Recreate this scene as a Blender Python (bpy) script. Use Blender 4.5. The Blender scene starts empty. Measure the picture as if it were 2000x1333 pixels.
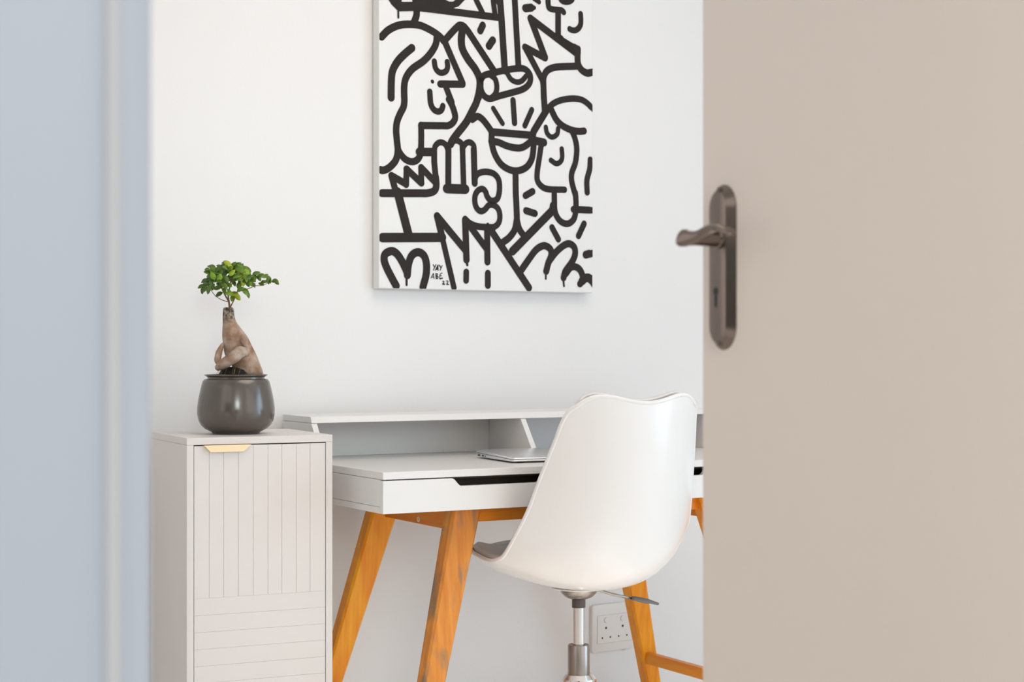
import bpy, bmesh, math, random
import numpy as np
from mathutils import Vector, Matrix
random.seed(7)
C = bpy.context.scene.collection
sc = bpy.context.scene
R = math.radians

# ---------------------------------------------------------------- camera
F = 3410.6          # focal length in pixels of the 2000 px wide frame
HY = 674.14         # row of the horizon
H = 1.016           # height of the lens above the floor
cam = bpy.data.cameras.new('camera'); cam_o = bpy.data.objects.new('camera', cam); C.objects.link(cam_o)
cam_o.location = (0, 0, H); cam_o.rotation_euler = (R(90), 0, 0)
cam.sensor_width = 36; cam.lens = F / 2000 * 36; cam.shift_y = (HY - 666.5) / 2000
cam.clip_start = 0.05; cam.clip_end = 100
cam.dof.use_dof = True; cam.dof.focus_distance = 3.6; cam.dof.aperture_fstop = 7.0
sc.camera = cam_o
sc.view_settings.view_transform = 'Standard'; sc.view_settings.look = 'None'
sc.view_settings.gamma = 1; sc.view_settings.use_curve_mapping = False
sc.view_settings.exposure = -0.06

# ---------------------------------------------------------------- world (soft daylight)
world = bpy.data.worlds.new('world'); sc.world = world; world.use_nodes = True
wn = world.node_tree.nodes; wb = wn['Background']
wb.inputs['Color'].default_value = (1.0, 0.935, 0.925, 1); wb.inputs['Strength'].default_value = 1.25

# ---------------------------------------------------------------- plan of the room
class Fr:           # a vertical-axis frame: x along, y away, both in the floor plan
    def __init__(s, ox, oy, yaw):
        s.o = (ox, oy); s.a = yaw; s.c = math.cos(yaw); s.s = math.sin(yaw)
    def w(s, u, d, z=0.0):
        return Vector((s.o[0] + u * s.c - d * s.s, s.o[1] + u * s.s + d * s.c, z))
    def loc(s, x, y):
        dx, dy = x - s.o[0], y - s.o[1]
        return (dx * s.c + dy * s.s, -dx * s.s + dy * s.c)
WALL = Fr(-0.530, 3.985, R(36))                 # u to the right, d into the wall
DESK = Fr(-0.2586, 3.5, 0.5133)                 # origin: front left corner of the desk
CZ = 3.46
CAB = Fr((364.5 - 1000) / F * CZ, CZ, 0.446)    # origin: front left edge of the cabinet
DW = Fr(-0.2395, 1.12, R(15))                    # doorway wall, origin: left edge of opening
ux0, ux1 = -1.85, 2.75
def fw_d(u):                                    # doorway wall in the frame of WALL
    p = DW.w(0, 0); a = WALL.loc(p.x, p.y)
    return a[1] - (u - a[0]) * math.tan(WALL.a - DW.a)

# ---------------------------------------------------------------- lights (daylight through the right window, and added fills)
def area(name, p, direction, sx, sy, power, col):
    l = bpy.data.lights.new(name, 'AREA'); l.shape = 'RECTANGLE'; l.size = sx; l.size_y = sy
    l.energy = power; l.color = col
    o = bpy.data.objects.new(name, l); C.objects.link(o); o.location = p
    o.rotation_euler = Vector(direction).to_track_quat('-Z', 'Y').to_euler()
    return o
WIN1 = (-4.0, -2.2, 0.12, 2.2)                  # on the right wall: d0, d1, z0, z1
WIN2 = (1.6, 3.4, 0.5, 2.25)                    # added light opening on the doorway wall, along DW: u0, u1, z0, z1
pw = WALL.w(ux1 + 0.22, (WIN1[0] + WIN1[1]) / 2, (WIN1[2] + WIN1[3]) / 2)
area('daylight_right_window', pw, (-WALL.c, -WALL.s, -0.05), 1.8, 2.0, 45, (0.45, 0.74, 0.96))
pw = DW.w((WIN2[0] + WIN2[1]) / 2, -0.22, (WIN2[2] + WIN2[3]) / 2)
area('front_window_fill', pw, (-DW.s, DW.c, -0.03), 1.8, 1.75, 4, (1.0, 0.90, 0.80))  # added fill behind an invented window, lights the front faces

WIN3 = (-2.25, -0.75, 0.75, 2.2)                # added light opening on the left wall: d0, d1, z0, z1
area('ceiling_fill', WALL.w(0.3, -1.5, 2.56), (0, 0.02, -1), 1.4, 1.4, 18, (1.0, 0.84, 0.72))  # added overhead fill that lifts the desktop and side faces
area('hallway_fill', (0.95, -2.9, 2.25), (-0.16, 1, -0.22), 1.2, 1.2, 55, (0.86, 1.0, 0.96))  # unseen fill added to brighten the open door

sp = bpy.data.lights.new('floor_bounce_spot', 'SPOT'); sp.energy = 1750; sp.color = (0.98, 0.98, 0.97); sp.spot_size = R(13); sp.spot_blend = 0.25; sp.shadow_soft_size = 0.08  # spot added to bounce light off the floor under the desk
spo = bpy.data.objects.new('floor_bounce_spot', sp); C.objects.link(spo); spo.location = DW.w(2.35, -1.35, 3.1)
spo.rotation_euler = (Vector((0.38, 3.30, 0)) - Vector(spo.location)).to_track_quat('-Z', 'Y').to_euler()

# ---------------------------------------------------------------- materials
def srgb(r, g, b):
    f = lambda v: (v / 255 / 12.92) if v / 255 <= 0.04045 else ((v / 255 + 0.055) / 1.055) ** 2.4
    return (f(r), f(g), f(b), 1)
def mat(name, col, rough=0.5, metal=0.0, spec=0.5, bump=0.0, bscale=200, coat=0.0, vary=0.0, vscale=6):
    m = bpy.data.materials.new(name); m.use_nodes = True
    nt = m.node_tree; b = nt.nodes['Principled BSDF']
    b.inputs['Base Color'].default_value = col; b.inputs['Roughness'].default_value = rough
    b.inputs['Metallic'].default_value = metal; b.inputs['Specular IOR Level'].default_value = spec
    b.inputs['Coat Weight'].default_value = coat; b.inputs['Coat Roughness'].default_value = 0.08
    tc = nt.nodes.new('ShaderNodeTexCoord')
    if vary:
        n = nt.nodes.new('ShaderNodeTexNoise'); n.inputs['Scale'].default_value = vscale; n.inputs['Detail'].default_value = 4
        nt.links.new(tc.outputs['Object'], n.inputs['Vector'])
        r = nt.nodes.new('ShaderNodeMix'); r.data_type = 'RGBA'
        r.inputs[6].default_value = tuple(c * (1 - vary) for c in col[:3]) + (1,)
        r.inputs[7].default_value = tuple(min(1, c * (1 + vary)) for c in col[:3]) + (1,)
        nt.links.new(n.outputs['Fac'], r.inputs[0]); nt.links.new(r.outputs[2], b.inputs['Base Color'])
    if bump:
        n = nt.nodes.new('ShaderNodeTexNoise'); n.inputs['Scale'].default_value = bscale; n.inputs['Detail'].default_value = 3
        nt.links.new(tc.outputs['Object'], n.inputs['Vector'])
        bp = nt.nodes.new('ShaderNodeBump'); bp.inputs['Strength'].default_value = bump; bp.inputs['Distance'].default_value = 0.002
        nt.links.new(n.outputs['Fac'], bp.inputs['Height']); nt.links.new(bp.outputs['Normal'], b.inputs['Normal'])
    return m
def wood(name, c0, c1, rough=0.38, stretch=(28, 28, 2.2), stain=None, seed=0.0, tilt=(0, 0, 0)):
    m = bpy.data.materials.new(name); m.use_nodes = True
    nt = m.node_tree; b = nt.nodes['Principled BSDF']; L = nt.links
    b.inputs['Roughness'].default_value = rough; b.inputs['Coat Weight'].default_value = 0.08; b.inputs['Specular IOR Level'].default_value = 0.3; b.inputs['Coat Roughness'].default_value = 0.25
    tc = nt.nodes.new('ShaderNodeTexCoord'); mp = nt.nodes.new('ShaderNodeMapping')
    mp.inputs['Scale'].default_value = stretch; mp.inputs['Location'].default_value = (seed, seed * 2, seed); mp.inputs['Rotation'].default_value = tilt
    L.new(tc.outputs['Object'], mp.inputs['Vector'])
    n = nt.nodes.new('ShaderNodeTexNoise'); n.inputs['Scale'].default_value = 1.6; n.inputs['Detail'].default_value = 8; n.inputs['Distortion'].default_value = 0.6
    L.new(mp.outputs[0], n.inputs['Vector'])
    r = nt.nodes.new('ShaderNodeValToRGB'); r.color_ramp.elements[0].position = 0.3; r.color_ramp.elements[0].color = c0
    r.color_ramp.elements[1].position = 0.68; r.color_ramp.elements[1].color = c1
    L.new(n.outputs['Fac'], r.inputs[0]); out = r.outputs[0]
    w = nt.nodes.new('ShaderNodeTexWave'); w.bands_direction = 'X'; w.inputs['Scale'].default_value = 1.1; w.inputs['Distortion'].default_value = 5
    w.inputs['Detail'].default_value = 3; L.new(mp.outputs[0], w.inputs['Vector'])
    mx = nt.nodes.new('ShaderNodeMix'); mx.data_type = 'RGBA'; mx.blend_type = 'MULTIPLY'; mx.inputs[0].default_value = 0.05
    L.new(out, mx.inputs[6]); L.new(w.outputs['Color'], mx.inputs[7]); out = mx.outputs[2]
    if stain:
        n2 = nt.nodes.new('ShaderNodeTexNoise'); n2.inputs['Scale'].default_value = 1; n2.inputs['Detail'].default_value = 6
        mp2 = nt.nodes.new('ShaderNodeMapping'); mp2.inputs['Scale'].default_value = (40, 22, 9); mp2.inputs['Location'].default_value = (3.1, 1, 2)
        L.new(tc.outputs['Object'], mp2.inputs['Vector']); L.new(mp2.outputs[0], n2.inputs['Vector'])
        r2 = nt.nodes.new('ShaderNodeValToRGB'); r2.color_ramp.elements[0].position = 0.52; r2.color_ramp.elements[0].color = (0, 0, 0, 1)
        r2.color_ramp.elements[1].position = 0.68; r2.color_ramp.elements[1].color = (1, 1, 1, 1)
        L.new(n2.outputs['Fac'], r2.inputs[0])
        m2 = nt.nodes.new('ShaderNodeMix'); m2.data_type = 'RGBA'; m2.inputs[7].default_value = stain
        L.new(r2.outputs[0], m2.inputs[0]); L.new(out, m2.inputs[6]); out = m2.outputs[2]
    L.new(out, b.inputs['Base Color'])
    return m
M = {
 'wall': mat('wall_paint', (0.86, 0.85, 0.84, 1), 0.75, bump=0.12, bscale=120, spec=0.25),
 'darkwall': mat('charcoal_reflection_wall', (0.03, 0.026, 0.024, 1), 0.8),
 'ceiling': mat('ceiling_paint', (0.88, 0.88, 0.88, 1), 0.9),
 'floor': wood('whitewashed_floor', (0.80, 0.75, 0.70, 1), (0.88, 0.84, 0.79, 1), 0.45, (2, 14, 2)),
 'white': mat('white_lacquer', (0.79, 0.775, 0.76, 1), 0.28, spec=0.5),
 'cab': mat('warm_white_lacquer', (0.745, 0.705, 0.675, 1), 0.38, spec=0.4, vary=0.02),
 'door': mat('beige_door_paint', (0.76, 0.685, 0.615, 1), 0.55, spec=0.3, vary=0.015, vscale=3),
 'jamb': mat('pale_grey_gloss_paint', (0.41, 0.455, 0.515, 1), 0.45, spec=0.4),
 'bead_bright': mat('bright_bead_grey', (0.48, 0.495, 0.52, 1), 0.6),
 'dark': mat('gap_shade_chip_dark', (0.035, 0.02, 0.012, 1), 0.6),  # shade in the drawer gaps, and the real paint chips
 'wood': wood('orange_teak', (0.86, 0.25, 0.008, 1), (0.98, 0.40, 0.018, 1)),
 'wood2': wood('brown_teak', (0.60, 0.19, 0.022, 1), (0.78, 0.31, 0.05, 1), stain=(0.27, 0.17, 0.095, 1), seed=2.3),
 'woodx': wood('orange_teak_rail', (0.72, 0.20, 0.010, 1), (0.90, 0.31, 0.020, 1), stretch=(2.2, 28, 28), seed=4.1),
 'shell': mat('white_plastic', (0.85, 0.835, 0.815, 1), 0.26, spec=0.5, coat=0.2),
 'pad': mat('grey_leatherette', (0.76, 0.75, 0.74, 1), 0.5, bump=0.2, bscale=400),
 'steel': mat('brushed_steel', (0.36, 0.32, 0.29, 1), 0.28, metal=1.0),
 'chrome': mat('chrome', (0.80, 0.80, 0.80, 1), 0.10, metal=1.0),
 'piston': mat('silver_piston', (0.82, 0.80, 0.78, 1), 0.2, metal=1.0),
 'collar': mat('dark_collar', (0.09, 0.07, 0.06, 1), 0.35),
 'lever': mat('grey_lever', (0.16, 0.155, 0.15, 1), 0.4, metal=0.3),
 'bronze': mat('dark_bronze', (0.22, 0.18, 0.155, 1), 0.24, metal=1.0, vary=0.08, vscale=30),
 'brass': mat('pale_brass', (0.93, 0.74, 0.48, 1), 0.4, metal=0.35),
 'pot': mat('dark_glazed_ceramic', (0.080, 0.062, 0.050, 1), 0.20, spec=1.0, vary=0.15, vscale=18),
 'soil': mat('black_soil', (0.012, 0.009, 0.007, 1), 0.95, bump=1.0, bscale=300),
 'canvas': mat('white_canvas', (0.86, 0.855, 0.84, 1), 0.8, bump=0.25, bscale=700, spec=0.2),
 'paint': mat('black_brush_paint', (0.030, 0.024, 0.021, 1), 0.6, spec=0.15, vary=0.25, vscale=25),
 'alu': mat('aluminium', (0.78, 0.79, 0.80, 1), 0.28, metal=0.85),
 'black': mat('black_plastic', (0.012, 0.012, 0.012, 1), 0.5),
 'socket': mat('white_socket_plastic', (0.84, 0.80, 0.76, 1), 0.35),
 'groove': mat('grey_groove', (0.45, 0.42, 0.39, 1), 0.7),
 'twig': mat('green_brown_twig', (0.16, 0.075, 0.04, 1), 0.6),
 'twig2': mat('pale_green_stem', (0.30, 0.26, 0.10, 1), 0.6),
}
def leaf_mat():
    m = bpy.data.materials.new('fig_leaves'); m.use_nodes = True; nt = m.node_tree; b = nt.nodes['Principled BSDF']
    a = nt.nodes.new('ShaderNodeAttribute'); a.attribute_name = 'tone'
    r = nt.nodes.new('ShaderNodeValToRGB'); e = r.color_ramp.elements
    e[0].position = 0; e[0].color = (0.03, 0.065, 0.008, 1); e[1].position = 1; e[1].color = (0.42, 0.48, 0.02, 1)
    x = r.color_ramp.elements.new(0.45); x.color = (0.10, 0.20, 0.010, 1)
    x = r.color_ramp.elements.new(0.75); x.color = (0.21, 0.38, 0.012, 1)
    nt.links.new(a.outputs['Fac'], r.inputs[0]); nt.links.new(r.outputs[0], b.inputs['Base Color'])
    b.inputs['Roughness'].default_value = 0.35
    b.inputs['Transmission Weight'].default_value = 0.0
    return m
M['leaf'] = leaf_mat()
def bark_mat():
    m = bpy.data.materials.new('fig_bark'); m.use_nodes = True; nt = m.node_tree; b = nt.nodes['Principled BSDF']; L = nt.links
    tc = nt.nodes.new('ShaderNodeTexCoord')
    n = nt.nodes.new('ShaderNodeTexNoise'); n.inputs['Scale'].default_value = 42; n.inputs['Detail'].default_value = 8
    L.new(tc.outputs['Object'], n.inputs['Vector'])
    r = nt.nodes.new('ShaderNodeValToRGB'); e = r.color_ramp.elements
    e[0].position = 0.30; e[0].color = (0.20, 0.085, 0.04, 1); e[1].position = 0.68; e[1].color = (0.48, 0.40, 0.34, 1)
    x = r.color_ramp.elements.new(0.5); x.color = (0.36, 0.24, 0.165, 1)
    L.new(n.outputs['Fac'], r.inputs[0])
    sx = nt.nodes.new('ShaderNodeSeparateXYZ'); L.new(tc.outputs['Object'], sx.inputs[0])
    n3 = nt.nodes.new('ShaderNodeTexNoise'); n3.inputs['Scale'].default_value = 170; n3.inputs['Detail'].default_value = 3; L.new(tc.outputs['Object'], n3.inputs['Vector'])
    mr = nt.nodes.new('ShaderNodeMapRange'); mr.inputs[1].default_value = 0.228; mr.inputs[2].default_value = 0.246; L.new(sx.outputs['Z'], mr.inputs[0])
    r3 = nt.nodes.new('ShaderNodeValToRGB'); r3.color_ramp.elements[0].position = 0.42; r3.color_ramp.elements[0].color = (0.035, 0.022, 0.014, 1); r3.color_ramp.elements[1].position = 0.6; r3.color_ramp.elements[1].color = (0.36, 0.30, 0.22, 1); L.new(n3.outputs['Fac'], r3.inputs[0])
    mm = nt.nodes.new('ShaderNodeMix'); mm.data_type = 'RGBA'; L.new(mr.outputs[0], mm.inputs[0]); L.new(r.outputs[0], mm.inputs[6]); L.new(r3.outputs[0], mm.inputs[7])
    L.new(mm.outputs[2], b.inputs['Base Color'])
    n2 = nt.nodes.new('ShaderNodeTexNoise'); n2.inputs['Scale'].default_value = 220; n2.inputs['Detail'].default_value = 4
    L.new(tc.outputs['Object'], n2.inputs['Vector'])
    bp = nt.nodes.new('ShaderNodeBump'); bp.inputs['Strength'].default_value = 0.5; bp.inputs['Distance'].default_value = 0.002
    L.new(n2.outputs['Fac'], bp.inputs['Height']); L.new(bp.outputs['Normal'], b.inputs['Normal'])
    b.inputs['Roughness'].default_value = 0.65
    return m
M['bark'] = bark_mat()

# ---------------------------------------------------------------- builders
class MB:
    def __init__(s): s.bm = bmesh.new()
    def face(s, pts, mi=0):
        f = s.bm.faces.new([s.bm.verts.new(p) for p in pts]); f.material_index = mi; return f
    def box(s, x0, x1, y0, y1, z0, z1, mi=0):
        return s.hexa([(x0, y0, z0), (x1, y0, z0), (x1, y1, z0), (x0, y1, z0), (x0, y0, z1), (x1, y0, z1), (x1, y1, z1), (x0, y1, z1)], mi)
    def hexa(s, p, mi=0):
        v = [s.bm.verts.new(q) for q in p]
        for i in ((0, 3, 2, 1), (4, 5, 6, 7), (0, 1, 5, 4), (1, 2, 6, 5), (2, 3, 7, 6), (3, 0, 4, 7)):
            f = s.bm.faces.new([v[k] for k in i]); f.material_index = mi
    def prism(s, poly, ax, a0, a1, mi=0):
        def P(p, a):
            return {'x': (a, p[0], p[1]), 'y': (p[0], a, p[1]), 'z': (p[0], p[1], a)}[ax]
        A = [s.bm.verts.new(P(p, a0)) for p in poly]; B = [s.bm.verts.new(P(p, a1)) for p in poly]
        n = len(poly); fs = [s.bm.faces.new(A[::-1]), s.bm.faces.new(B)]
        for i in range(n): fs.append(s.bm.faces.new((A[i], A[(i + 1) % n], B[(i + 1) % n], B[i])))
        for f in fs: f.material_index = mi
    def rings(s, rs, cap=True, mi=0, closed=True):
        V = [[s.bm.verts.new(p) for p in r] for r in rs]; n = len(V[0])
        for a, b in zip(V, V[1:]):
            for i in range(n if closed else n - 1):
                f = s.bm.faces.new((a[i], a[(i + 1) % n], b[(i + 1) % n], b[i])); f.material_index = mi; f.smooth = True
        if cap:
            f = s.bm.faces.new(V[0][::-1]); f.material_index = mi
            f = s.bm.faces.new(V[-1]); f.material_index = mi
    def lathe(s, prof, c=(0, 0), n=48, mi=0, cap=True):
        s.rings([[(c[0] + r * math.cos(2 * math.pi * i / n), c[1] + r * math.sin(2 * math.pi * i / n), z) for i in range(n)] for r, z in prof], cap, mi)
    def tube(s, path, rad, n=12, mi=0, flat=1.0, up=None):
        P = [Vector(p) for p in path]
        if not hasattr(rad, '__len__'): rad = [rad] * len(P)
        rs = []; u = None
        for i, p in enumerate(P):
            t = (P[min(i + 1, len(P) - 1)] - P[max(i - 1, 0)]).normalized()
            if u is None:
                u = Vector(up) if up else (Vector((0, 0, 1)) if abs(t.z) < 0.9 else Vector((1, 0, 0)))
            u = (u - t * u.dot(t)).normalized(); w = t.cross(u)
            fl = flat[i] if hasattr(flat, '__len__') else flat
            rs.append([p + (u * math.cos(2 * math.pi * k / n) + w * math.sin(2 * math.pi * k / n) * fl) * rad[i] for k in range(n)])
        s.rings(rs, True, mi)
    def build(s, name, mats, parent=None, bevel=0.0, seg=2, sharp=None, sub=0):
        bmesh.ops.recalc_face_normals(s.bm, faces=s.bm.faces)
        me = bpy.data.meshes.new(name); s.bm.to_mesh(me); s.bm.free()
        o = bpy.data.objects.new(name, me); C.objects.link(o)
        for m in (mats if isinstance(mats, (list, tuple)) else [mats]): me.materials.append(M[m] if isinstance(m, str) else m)
        if parent: o.parent = parent
        if sharp is not None: me.shade_smooth(); me.set_sharp_from_angle(angle=R(sharp))
        if bevel:
            b = o.modifiers.new('bevel', 'BEVEL'); b.width = bevel; b.segments = seg; b.limit_method = 'ANGLE'; b.angle_limit = R(35)
            b.harden_normals = False
        if sub:
            q = o.modifiers.new('sub', 'SUBSURF'); q.levels = sub; q.render_levels = sub
        return o
def thing(name, label, cat, frame=None, loc=None, rz=0.0, group=None):
    o = bpy.data.objects.new(name, None); C.objects.link(o); o.empty_display_size = 0.1
    if frame: o.location = (frame.o[0], frame.o[1], 0); o.rotation_euler = (0, 0, frame.a)
    if loc: o.location = loc; o.rotation_euler = (0, 0, rz)
    o['label'] = label; o['category'] = cat
    if group: o['group'] = group
    return o
def struct(o, label=None):
    o['kind'] = 'structure'
    if label: o['label'] = label
    return o
def catmull(pts, n=8):
    P = [Vector(p) if len(p) == 3 else Vector((p[0], p[1], 0)) for p in pts]
    out = []
    for i in range(len(P) - 1):
        p0 = P[i - 1] if i else P[0] * 2 - P[1]; p1, p2 = P[i], P[i + 1]
        p3 = P[i + 2] if i + 2 < len(P) else P[-1] * 2 - P[-2]
        for k in range(n):
            t = k / n
            out.append(0.5 * ((2 * p1) + (p2 - p0) * t + (2 * p0 - 5 * p1 + 4 * p2 - p3) * t * t + (3 * p1 - p0 - 3 * p2 + p3) * t ** 3))
    out.append(P[-1]); return out

# ================================================================ SETTING
def frame_box(fr, name, u0, u1, d0, d1, z0, z1, m, label=None):
    b = MB(); b.hexa([tuple(fr.w(u, d, z)) for z in (z0, z1) for (u, d) in ((u0, d0), (u1, d0), (u1, d1), (u0, d1))])
    return struct(b.build(name, m), label)
ZC = 2.6
b = MB(); b.box(-4, 6.5, -3.75, 8, -0.1, 0.0); struct(b.build('floor', 'floor'), 'pale whitewashed floor of the room and hallway')
frame_box(WALL, 'wall_back', ux0 - 0.15, ux1 + 0.15, 0, 0.15, 0, ZC, 'wall', 'white painted wall behind the desk')
# right wall with a window opening
def wall_with_hole(fr, name, along, a0, a1, t0, t1, hole, label):
    h0, h1, z0, z1 = hole
    b = MB()
    def bx(p0, p1, za, zb):
        if along == 'd': q = [(t0, p0), (t1, p0), (t1, p1), (t0, p1)]
        else: q = [(p0, t0), (p1, t0), (p1, t1), (p0, t1)]
        b.hexa([tuple(fr.w(u, d, z)) for z in (za, zb) for (u, d) in q])
    bx(a0, h0, 0, ZC); bx(h1, a1, 0, ZC); bx(h0, h1, 0, z0); bx(h0, h1, z1, ZC)
    return struct(b.build(name, 'wall'), label)
wall_with_hole(WALL, 'wall_right', 'd', fw_d(ux1) - 0.2, 0, ux1, ux1 + 0.15, WIN1, 'white side wall with a window, right of the desk')
wall_with_hole(WALL, 'wall_left', 'd', fw_d(ux0) - 0.1, 0, ux0 - 0.15, ux0, WIN3, 'white side wall with an added window opening, left of the cabinet')
# doorway wall: right part with the added window, left part, header over the door
uR = DW.loc(*WALL.w(ux1 + 0.1, fw_d(ux1 + 0.1)).xy)[0]; uL = DW.loc(*WALL.w(ux0, fw_d(ux0)).xy)[0]
OPEN = 0.925
wall_with_hole(DW, 'wall_front', 'u', OPEN + 0.03, uR, -0.12, -0.02, WIN2, 'white wall with the doorway seen from the hallway')
frame_box(DW, 'wall_front_left', uL - 0.1, -0.03, -0.12, -0.02, 0, ZC, 'wall', 'hallway wall left of the doorway')
frame_box(DW, 'wall_front_top', -0.03, OPEN + 0.03, -0.12, -0.02, 2.08, ZC, 'wall', 'wall above the doorway')
b = MB(); q = [WALL.w(ux0 - .15, 0.15, ZC), WALL.w(ux1 + .15, 0.15, ZC), WALL.w(ux1 + .15, fw_d(ux1 + .15) - .05, ZC), WALL.w(ux0 - .15, fw_d(ux0 - .15) - .05, ZC)]
b.hexa([tuple(p) for p in q] + [tuple(p + Vector((0, 0, .1))) for p in q]); struct(b.build('ceiling', 'ceiling'), 'white ceiling')
b = MB(); b.box(-3.9, 1.3, -3.75, -3.6, 0, ZC); struct(b.build('hall_reflection_wall', 'darkwall'), 'unseen dark wall added to darken the handle reflection')  # unseen wall, added dark so the handle bevel reflects black
# skirting along the back wall
frame_box(WALL, 'baseboard_back', ux0, ux1, -0.014, 0, 0, 0.09, 'white', 'white skirting board under the back wall')
# windows
def window(name, fr, along, a0, a1, z0, z1, t, label):
    root = bpy.data.objects.new(name, None); C.objects.link(root); struct(root, label)
    f = MB(); g = MB(); w = 0.05; mid = (a0 + a1) / 2
    def bx(bb, p0, p1, za, zb, tt0, tt1):
        if along == 'd': q = [(tt0, p0), (tt1, p0), (tt1, p1), (tt0, p1)]
        else: q = [(p0, tt0), (p1, tt0), (p1, tt1), (p0, tt1)]
        bb.hexa([tuple(fr.w(u, d, z)) for z in (za, zb) for (u, d) in q])
    for p0, p1, za, zb in ((a0, a0 + w, z0, z1), (a1 - w, a1, z0, z1), (mid - w / 2, mid + w / 2, z0 + w, z1 - w), (a0 + w, a1 - w, z0, z0 + w), (a0 + w, a1 - w, z1 - w, z1)):
        bx(f, p0, p1, za, zb, t, t + 0.05)
    f.build('window_frame', 'white', root)
    return root
window('window_1', WALL, 'd', WIN1[0], WIN1[1], WIN1[2], WIN1[3], ux1 + 0.08, 'white framed window in the right wall')
window('fill_window_front', DW, 'u', WIN2[0], WIN2[1], WIN2[2], WIN2[3], -0.11, 'unseen white framed window added beside the doorway for front fill light')
window('fill_window_left', WALL, 'd', WIN3[0], WIN3[1], WIN3[2], WIN3[3], ux0 - 0.12, 'unseen white framed window added in the left wall for side light')

# door frame: left jamb with architrave, right jamb, head
b = MB()
prof = [(-0.13, -0.025), (-0.13, -0.155), (-0.040, -0.155), (-0.034, -0.170), (-0.0262, -0.170), (-0.0225, -0.150), (-0.0225, -0.0), (-0.0225, 0.0), (-0.03, 0.0)]
# architrave board + raised bead + flat lining edge (plan profile, extruded to full height)
prof = [(-0.12, -0.125), (-0.12, -0.140), (-0.010, -0.140), (0.0, -0.136), (0.0, 0.0), (-0.03, 0.0), (-0.03, -0.125)]
def jamb(side):
    q = []
    for u, d in prof:
        p = DW.w(u if side < 0 else OPEN - u, d + 0.0)
        q.append((p.x, p.y))
    return q
JO = 0.0
b.prism(jamb(-1), 'z', 0, 2.12); b.prism(jamb(1), 'z', 0, 2.12)
b.hexa([tuple(DW.w(u, d, z)) for z in (2.04, 2.08) for (u, d) in ((0, -0.14), (OPEN, -0.14), (OPEN, 0), (0, 0))])
b.hexa([tuple(DW.w(u, d, z)) for z in (2.04, 2.15) for (u, d) in ((-0.12, -0.158), (OPEN + 0.12, -0.158), (OPEN + 0.12, -0.142), (-0.12, -0.142))])
struct(b.build('trim_1', 'jamb', bevel=0.003), 'pale grey door frame, out of focus at the left edge')

tr = bpy.data.objects['trim_1']
b = MB(); b.prism([tuple(DW.w(u, d).xy) for u, d in ((-0.0265, -0.1395), (-0.0250, -0.1450), (-0.0215, -0.1468), (-0.0180, -0.1450), (-0.0165, -0.1395))], 'z', 0, 2.08); b.build('lit_bead', 'bead_bright', tr, sharp=60)  # bead strip; the brightness of its lit face is put into the colour
# ---------------------------------------------------------------- the open door leaf and its handle
hg = DW.w(OPEN - 0.006, 0.02)
XE = (1371.3 - 1000) / F
zf = 2.05; fe = Vector((XE * zf, zf))
hdir = (Vector((hg.x, hg.y)) - fe); DL = hdir.length; hdir.normalize()
DOOR = Fr(fe.x, fe.y, math.atan2(hdir.y, hdir.x))       # u from the free edge to the hinge; d: +d is the room side
door = bpy.data.objects.new('door_1', None); C.objects.link(door)
door.location = (fe.x, fe.y, 0); door.rotation_euler = (0, 0, DOOR.a); struct(door, 'beige painted door standing open at the right, with a dark bronze handle')
b = MB(); b.box(0, DL - 0.004, 0.0, 0.038, 0.008, 2.035); b.build('door_leaf', 'door', door, bevel=0.0025, seg=3)
def on_door(px, out):        # u on the door face, at offset 'out' in front of it, for an image column
    X = (px - 1000) / F
    A = DOOR.w(0, -out); c, s = DOOR.c, DOOR.s
    return (X * A.y - A.x) / (c - X * s)
def dz(px, py, out):
    u = on_door(px, out); p = DOOR.w(u, -out); return H + (HY - py) / F * p.y
u0, u1 = on_door(1387.5, 0.002), on_door(1433.5, 0.004); uc = (u0 + u1) / 2; hw = (u1 - u0) / 2
zt, zb = dz(1415, 359.5, 0.006), dz(1415, 684, 0.006)
def outline(w, z0, z1, n=14):
    q = []; r = hw * 1.25
    for i in range(n + 1):
        a = math.pi * i / n; q.append((uc + w * math.cos(a), z1 - r + (r - (hw - w)) * math.sin(a)))
    for i in range(n + 1):
        a = math.pi + math.pi * i / n; q.append((uc + w * math.cos(a), z0 + r + (r - (hw - w)) * math.sin(a)))
    return q
b = MB(); rs = []
for w, y in ((hw, 0.0), (hw, -0.0012), (hw - 0.0078, -0.0100), (hw - 0.0086, -0.0103)):
    rs.append([(x, y, z) for x, z in outline(w, zb, zt)])
b.rings(rs, True); plate = b.build('handle_plate', 'bronze', door, sharp=22)
# keyhole and screws
kx = on_door(1400.3, 0.0085); kz = dz(1400, 569, 0.0085); kz1 = dz(1400, 601, 0.0085)
b = MB(); b.prism([(kx + 0.0042 * math.cos(a), kz + 0.0042 * math.sin(a)) for a in [2 * math.pi * i / 16 for i in range(16)]], 'y', -0.0107, -0.006)
b.prism([(kx - 0.0020, kz), (kx - 0.0018, kz1), (kx + 0.0018, kz1), (kx + 0.0020, kz)], 'y', -0.01075, -0.006)
b.build('keyhole', 'black', plate)
for py in (370.5, 671.5):
    z = dz(1406, py, 0.008); x = on_door(1407, 0.008)
    b = MB(); b.rings([[(x + r * math.cos(a), y, z + r * math.sin(a)) for a in [2 * math.pi * i / 14 for i in range(14)]] for r, y in ((0.0030, -0.006), (0.0028, -0.0110), (0.0014, -0.0116))])
    b.build('screw', 'collar', plate)
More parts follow.
